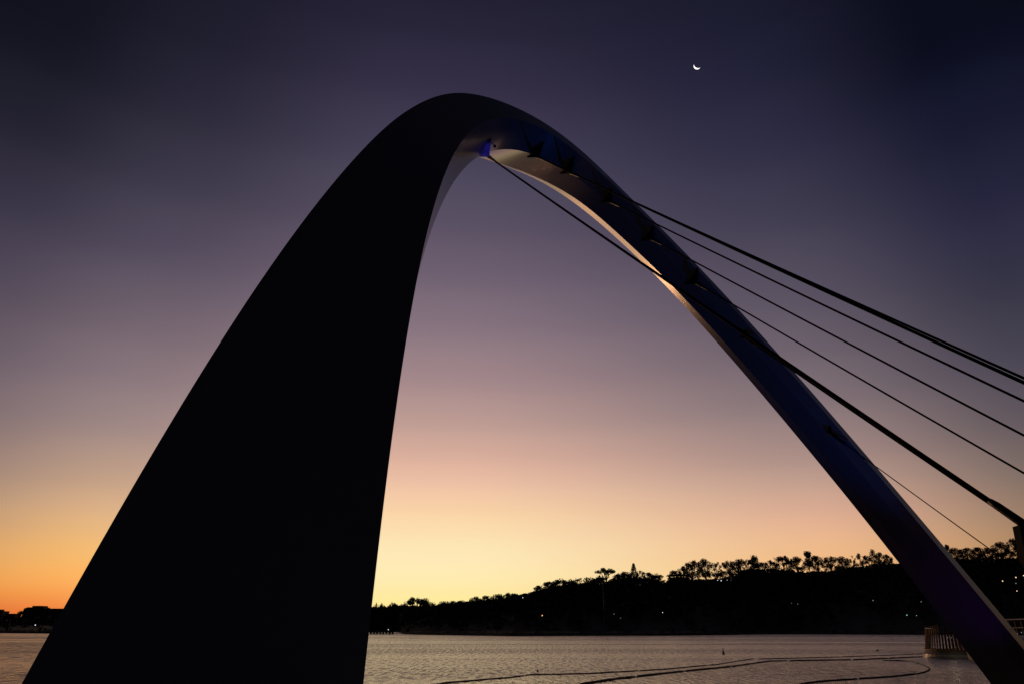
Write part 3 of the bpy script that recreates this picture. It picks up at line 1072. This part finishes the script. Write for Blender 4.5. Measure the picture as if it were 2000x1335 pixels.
for xx in (1851, 1858):
    p = at(xx, 1244, Yp + 0.4)
    lm = MB().ball((0, 0, 0), 0.03, 8, 5).build('rail_light', LITS['dim'], isl)
    lm.location = p - Vector((pc.x, pc.y, 0))
    l_ = bpy.data.lights.new('rail_glow', 'POINT')
    l_.energy = 1.3
    l_.color = (1.0, 0.78, 0.5)
    l_.shadow_soft_size = 0.05
    lo_ = bpy.data.objects.new('rail_glow', l_)
    COL.objects.link(lo_)
    lo_.location = p + Vector((-0.35, -0.55, -0.5))
    l_.specular_factor = 0.2

# quay running from the platform towards us on the right
qa = [at(1885, 1260, 72).xy, at(1945, 1260, 52).xy, at(2150, 1260, 38).xy, (60, 40), (75, 90), at(1900, 1260, 84).xy]
q2 = MB().prism([tuple(p) for p in qa], -3.2, 1.75).build('quay_wall', M_CONC)
tag(q2, 'dark quay wall with promenade behind the far leg at the right edge', 'wall')
pr = thing('promenade_railing', (qa[1][0], qa[1][1], 1.75), 'two railed brown balustrade on the quay at the lower right corner', 'railing')
PO = Vector((qa[1][0], qa[1][1], 1.75))
line = []
for i in range(15):
    u = i / 14
    a = Vector((*qa[1], 1.75)).lerp(Vector((*qa[2], 1.75)), u)
    line.append(a + Vector((0.5, 0.6, 0)))
MB().tube([p + Vector((0, 0, 1.45)) - PO for p in line], 0.04, 8).build('top_rail', M_RAIL, pr)
MB().tube([p + Vector((0, 0, 0.95)) - PO for p in line], 0.03, 8).build('lower_rail', M_RAIL, pr)
for p in line:
    MB().box((0, 0, 0.69), (0.06, 0.06, 1.36)).build('post', M_TIMBER, pr, loc=tuple(p - PO))
for (xx, yy) in ((1992, 1245), (1987, 1236.5), (1995, 1234)):
    p = at(xx, yy, 47)
    MB().ball((0, 0, 0), 0.03, 8, 5).build('rail_light', LITS['dim' if yy < 1240 else 'warm'], pr, loc=tuple(p - PO))

# ------------------------------------------------------------------ floating booms
def boom(pts, r, seg_len, label, gap=0.2, wob=0.12):
    P = [on_z(*p) for p in pts]
    L = [0]
    for a, b in zip(P, P[1:]):
        L.append(L[-1] + (b - a).length)

    def pos(d):
        d = min(max(d, 0), L[-1])
        for i in range(len(P) - 1):
            if d <= L[i + 1]:
                return P[i].lerp(P[i + 1], (d - L[i]) / max(1e-6, L[i + 1] - L[i]))
        return P[-1]
    root = thing('floating_boom', tuple(P[0]), label, 'boom', 'floating booms on the river')
    d = 0
    rg = random.Random(int(L[-1] * 10))
    while d < L[-1] - 0.5:
        e = min(L[-1], d + seg_len * rg.uniform(0.8, 1.2))
        n = max(3, int((e - d) / 0.6))
        q, rs = [], []
        for i in range(n + 1):
            dd = d + (e - d) * i / n
            p = pos(dd) - P[0]
            p += Vector((0, math.sin(dd * 0.5) * wob * .4 + rg.uniform(-1, 1) * wob * .25, r * 0.25))
            q.append(p)
            rs.append(r * (0.8 if i in (0, n) else rg.uniform(0.85, 1.15)))
        MB().tube(q, rs, 7).build('float', M_BOOM, root, smooth=True)
        d = e + gap
    # thin rope joining the floats
    return root


boom([(830, 1340), (870, 1333), (1000, 1322), (1035, 1317), (1150, 1315), (1300, 1306), (1400, 1297), (1470, 1286)], 0.05, 9,
     'thin floating boom curving left across the water nearest mid river')
boom([(1482, 1286.3), (1600, 1283.5), (1750, 1278.5), (1806, 1276)], 0.055, 14,
     'straight thin boom running level to the viewing platform')
boom([(1135, 1336), (1200, 1326), (1303, 1314), (1430, 1301), (1505, 1290.5), (1670, 1288), (1804, 1282)], 0.078, 6.5,
     'thick segmented boom below the thin one', gap=0.3)
loop = [(1725, 1289.6), (1770, 1290.3), (1797, 1296), (1815, 1304), (1813, 1309), (1795, 1314.5), (1750, 1320.5), (1700, 1324), (1600, 1330.5), (1560, 1337)]
lp_ = []
for i in range(len(loop) - 1):
    for k in range(4):
        u = k / 4
        p0, p1, p2, p3 = loop[max(0, i - 1)], loop[i], loop[i + 1], loop[min(len(loop) - 1, i + 2)]
        lp_.append(tuple(0.5 * ((2 * p1[j]) + (-p0[j] + p2[j]) * u + (2 * p0[j] - 5 * p1[j] + 4 * p2[j] - p3[j]) * u * u + (-p0[j] + 3 * p1[j] - 3 * p2[j] + p3[j]) * u ** 3) for j in (0, 1)))
boom(lp_ + [loop[-1]], 0.066, 8, 'boom bent into a rounded loop near the far leg', gap=0.2)

# ------------------------------------------------------------------ buoys
p = on_z(1413, 1276.5)
b = thing('marker_buoy', tuple(p), 'tall slim marker buoy standing alone in mid river', 'buoy', 'buoys on the river')
sc_ = p.y * 1.0 / (F * 1.085)
MB().tube([(0, 0, -.3), (0, 0, 0.02), (0, 0, 4.5 * sc_), (0, 0, 5.5 * sc_)], [2.2 * sc_, 2.4 * sc_, 1.7 * sc_, 1.0 * sc_], 12).build('float', M_BUOY, b, smooth=True)
MB().tube([(0, 0, 5.3 * sc_), (-.3 * sc_, 0, 11.2 * sc_)], [1.0 * sc_, 0.6 * sc_], 8).build('mast', M_BUOY, b)
for (x, y, r, lab) in ((1714, 1270.5, 2.0, 'round black buoy floating above the level boom towards the far leg'),
                       (1050, 1310.5, 1.9, 'round black buoy floating left just above the thin curving boom'),
                       (1426, 1274, 0.9, 'tiny float right beside the tall marker buoy')):
    p = on_z(x, y)
    k = p.y / (F * 1.085)
    b = thing('round_buoy', tuple(p), lab, 'buoy', 'buoys on the river')
    MB().ball((0, 0, r * k * .5), r * k, 12, 8).build('float', M_BUOY, b, smooth=True)
    MB().tube([(0, 0, r * k * 1.3), (0, 0, r * k * 1.8)], r * k * .25, 6).build('lifting_eye', M_DARK, b)

# ------------------------------------------------------------------ jetty and launch at the foot of the ridge
Yj = 420.0
jl = at(716, 1233.2, Yj)
jr = at(768, 1233.2, Yj)
jt = thing('jetty', tuple(Vector((jl.x, Yj, 0))), 'low dark timber jetty on piles beside the near leg', 'jetty')
z0, z1 = at(740, 1234.2, Yj).z, at(740, 1232.0, Yj).z
wj = jr.x - jl.x
MB().box((wj / 2, 0, (z0 + z1) / 2), (wj, 2.2, z1 - z0)).build('deck', M_DARK, jt)
for i in range(8):
    x = at(724.5 + 6.1 * i, 1233, Yj).x - jl.x
    MB().box((x, 0, z0 / 2 - 1), (0.85, 1.6, z0 + 2)).build('pile', M_DARK, jt)
MB().box((wj / 2, -1.3, 0.05), (wj, 0.5, 0.35)).build('fender_beam', M_DARK, jt)


# ------------------------------------------------------------------ lamps along the far bank
def street_lamp(x, y, kind, Y, r, label, group='street lamps on the far bank'):
    p = at(x, y, Y)
    gz = min(groundz(x, Y), p.z - 3.0)
    o = thing('street_lamp', (p.x, p.y, gz), label, 'street lamp', group)
    h = p.z - gz
    MB().tube([(0, 0.3, 0), (0, 0.3, h - .2), (0, 0.05, h + .25)], [0.09, 0.06, 0.05], 6).build('pole', M_DARK, o)
    MB().ball((0, -0.1, h), r * Y / 600, 8, 5).build('lamp_head', LITS[kind], o)
    return o


def frontY(x, y):
    """distance at which the bearing (x, y) meets the wooded slope, a little in front of it"""
    sy = shoreY(x)
    cy = max(crestY(x), sy + 60)
    Y = sy + 20
    while Y < cy:
        if at(x, y, Y).z < groundz(x, Y) + 5:
            return Y - 8
        Y += 4
    return cy


LAMPS = [
    (1059, 1201, 'orange', 0.42, 'orange lamp glowing alone low on the dark bank left of the tall pole'),
    (1021, 1166, 'white', 0.28, 'small white lamp just under the ridge left of the steep climb'),
    (1199, 1198, 'dim', 0.34, 'faint lamp close right of the tall pole'),
    (1212, 1206, 'dim', 0.28, 'fainter lower lamp right of the tall pole'),
    (1294, 1195, 'white', 0.26, 'small white lamp midway down the slope under the bright ridge gap'),
    (1389, 1134.5, 'white', 0.34, 'first white lamp from the left in the row under the tall gums'),
    (1396.5, 1132, 'white', 0.36, 'second white lamp from the left in the row under the tall gums'),
    (1401.5, 1132, 'white', 0.32, 'third white lamp from the left in the row under the tall gums'),
    (1408.5, 1133, 'white', 0.36, 'fourth white lamp from the left in the row under the tall gums'),
    (1420, 1131.5, 'white', 0.30, 'fifth white lamp from the left in the row under the tall gums'),
    (1428, 1132, 'dim', 0.36, 'faint last lamp of the row under the tall gums'),
    (1541, 1121, 'dim', 0.34, 'faint lamp on the ridge under the umbrella crown'),
    (1662, 1121, 'dim', 0.34, 'faint lamp on the ridge under the thin gum'),
    (1546, 1177, 'dim', 0.26, 'faint left lamp of a pair halfway down the slope'),
    (1558, 1178.5, 'dim', 0.32, 'faint right lamp of a pair halfway down the slope'),
    (1705, 1171.5, 'dim', 0.42, 'small grey white lamp below the tall column shaped tree'),
    (1799, 1174, 'dim', 0.40, 'small faint lamp at the left edge of the far leg'),
    (1771, 1200, 'green', 0.38, 'brighter greenish lamp low by the far leg'),
    (1790, 1201, 'green', 0.24, 'dimmer greenish lamp just right of the brighter one'),
    (1958, 1133.5, 'warm', 0.42, 'warm lamp leftmost in the cluster right of the far leg'),
    (1984, 1126.5, 'warm', 0.46, 'brightest warm lamp in the cluster right of the far leg'),
    (1984, 1138, 'dim', 0.42, 'faint lamp under the brightest one right of the far leg'),
    (1986, 1153, 'warm', 0.34, 'lowest warm lamp of the cluster right of the far leg'),
    (1999, 1123, 'warm', 0.36, 'warm lamp cut by the right edge of the picture'),
    (1961, 1103, 'dim', 0.28, 'faint lamp high above the cluster right of the far leg'),
    (758.5, 1228.5, 'white', 0.30, 'small white lamp above the jetty'),
    (69, 1219.5, 'white', 0.36, 'white lamp low on the shore at the far left'),
    (91, 1206, 'white', 0.30, 'white lamp under the right wing of the stepped building'),
    (1178, 1146, 'dim', 0.01, ''),
]
for x, y, kind, r, label in LAMPS[:-1]:
    if x < 200:
        Y = frontY(x, y) - 4
    elif x < 780:
        Y = 455
    else:
        Y = frontY(x, y)
    street_lamp(x, y, kind, Y, r, label)

# tall mast on the foreshore
Ym = shoreY(1182) + 18
pb, pt = at(1182, 1236, Ym), at(1178, 1140, Ym)
mast = thing('light_mast', (pb.x, pb.y, 0.8), 'very tall slim grey pole rising from the foreshore in front of the dark ridge', 'pole')
hm = pt.z - 0.8
MB().tube([(0, 0, 0), (0, 0, hm * .5), (0, 0, hm)], [0.34, 0.26, 0.17], 10).build('pole', material('pale_pole', (0.8, 0.8, 0.8), 0.3, 0.0, 0.05, 1), mast, smooth=True)
MB().tube([(-1.6, 0, hm), (1.6, 0, hm)], 0.12, 6).box((-1.3, 0, hm + .25), (.6, .4, .4)).box((0, 0, hm + .25), (.6, .4, .4)).box((1.3, 0, hm + .25), (.6, .4, .4)).build('lamp_bar', M_DARK, mast)

# ------------------------------------------------------------------ pavilion on the ridge
Yv = crestY(1318) - 12
pv0 = at(1318, 1135, Yv)
pav = thing('hilltop_pavilion', (pv0.x, Yv, pv0.z - 6), 'flat roofed pavilion on the ridge right of the bright gap, sky showing under its roof', 'pavilion')
PV = Vector((pv0.x, Yv, pv0.z - 6))
mpp = Yv / (F * 1.09)


def bx(mb, x0, x1, y0, y1, d, dep=6.0):
    a, b = at(x0, y1, Yv), at(x1, y0, Yv)
    a.x = at(x0, y0, Yv).x
    return mb.box(((a.x + b.x) / 2 - PV.x, 0 + d, (a.z + b.z) / 2 - PV.z), (b.x - a.x, dep, b.z - a.z))


bx(MB(), 1305, 1347, 1121.5, 1124, 0).build('roof', M_ROOF, pav)
bx(MB(), 1305, 1345, 1127, 1150, 0, 5.6).build('wall', M_WALL, pav)
for x in (1306, 1315, 1330, 1344):
    bx(MB(), x - .8, x + .8, 1124, 1127, -1.8, .8).build('column', M_WALL, pav)

# ------------------------------------------------------------------ buildings at the far left
Yb = 1120.0


def block(name, label, parts, base_y=1236):
    x0 = min(p[0] for p in parts)
    x1 = max(p[1] for p in parts)
    ctr_ = at((x0 + x1) / 2, base_y, Yb)
    o = thing(name, (ctr_.x, Yb, 0.5), label, 'building', 'buildings on the far left shore')
    O2 = Vector((ctr_.x, Yb, 0.5))
    for i, (a, b_, top, bot, nm) in enumerate(parts):
        p, q = at(a, bot, Yb), at(b_, top, Yb)
        p.x = at(a, top, Yb).x
        mb = MB()
        cx = (p.x + q.x) / 2 - O2.x
        dep = 14 + i * 0.8
        zlo = max(p.z, 0.5)
        mb.box((cx, dep / 2 - 7 - i * 0.3, (zlo + q.z) / 2 - O2.z), (q.x - p.x, dep, q.z - zlo))
        w = mb.build(nm, M_ROOF if nm in ('roof', 'plant_room') else M_WALL, o)
        if nm == 'wall':
            nwin = max(2, int((b_ - a) / 4))
            for k in range(nwin):
                for lv in (1, 2, 3):
                    wx = p.x + (k + .5) * (q.x - p.x) / nwin - O2.x
                    wz = zlo + (q.z - zlo) * lv / 3.6 - O2.z
                    MB().box((wx, -7 - i * .3 - .02, wz), (1.6, .12, 1.5)).build('window', M_GLASS, w)
    return o


block('apartment_block', 'low apartment block cut by the left edge of the picture', [(-14, 3, 1189, 1240, 'wall'), (3, 12, 1193.5, 1240, 'wall'), (2, 12.5, 1192.4, 1193.6, 'roof')])
block('balcony_block', 'low block with stacked balcony ledges at the far left', [(19, 36, 1198.5, 1240, 'wall'), (16, 36.5, 1197.3, 1198.6, 'roof'), (15.5, 20, 1201.2, 1202.4, 'balcony'), (16, 20, 1204.4, 1205.5, 'balcony')])
block('stepped_building', 'stepped building with a raised box on its roof, tallest at the far left',
      [(52, 96, 1188.5, 1240, 'wall'), (58, 92, 1185.2, 1189, 'wall'), (54, 88, 1186.5, 1188.6, 'roof'), (70, 87.5, 1182.2, 1185.4, 'plant_room')])
block('long_low_building', 'long low flat roofed building meeting the near leg at the left', [(97, 140, 1191.3, 1240, 'wall'), (96.5, 141, 1187.4, 1189.2, 'roof'), (97, 106, 1189.2, 1191.4, 'wall'), (112, 140, 1189.2, 1191.4, 'wall')])

# ------------------------------------------------------------------ crescent moon
mp = Vector((0, 0, 0))
v = (667.5 - 128.6) / F
u = (1361.9 - 1000) / F
md = Vector((u, math.cos(TILT) - v * math.sin(TILT), math.sin(TILT) + v * math.cos(TILT)))
D = 20000.0
mc = Vector((0, 0, CAMZ)) + md * D
rm = 6.9 / F * D
# glowing crescent shell in place of the moon's sunlit part; limb points down-left
fw = md.normalized()
rt = Vector((1, 0, 0))
rt = (rt - fw * rt.dot(fw)).normalized()
upv = rt.cross(fw)
limb = (rt * -0.40 - upv * 0.916).normalized()
horn = limb.cross(fw).normalized()
vs, fs = [], []
NA, NB = 24, 8
for i in range(NA + 1):
    lat = -math.pi / 2 + math.pi * i / NA
    for j in range(NB + 1):
        lon = math.radians(2) + (math.radians(52)) * j / NB      # 0 = limb, measured towards the viewer
        dirn = horn * math.sin(lat) + (limb * math.cos(lon) - fw * math.sin(lon)) * math.cos(lat)
        vs.append(dirn * rm)
for i in range(NA):
    for j in range(NB):
        a = i * (NB + 1) + j
        fs.append((a, a + 1, a + NB + 2, a + NB + 1))
moon = MB().add(vs, fs).build('moon', material('moon_sunlit_glow', (0.5, 0.5, 0.5), 0.9, 0, .1, 0.01, emit=(1.0, 0.98, 0.94), estr=1.6), loc=tuple(mc))
tag(moon, 'thin white crescent moon lying on its back high in the sky', 'moon')
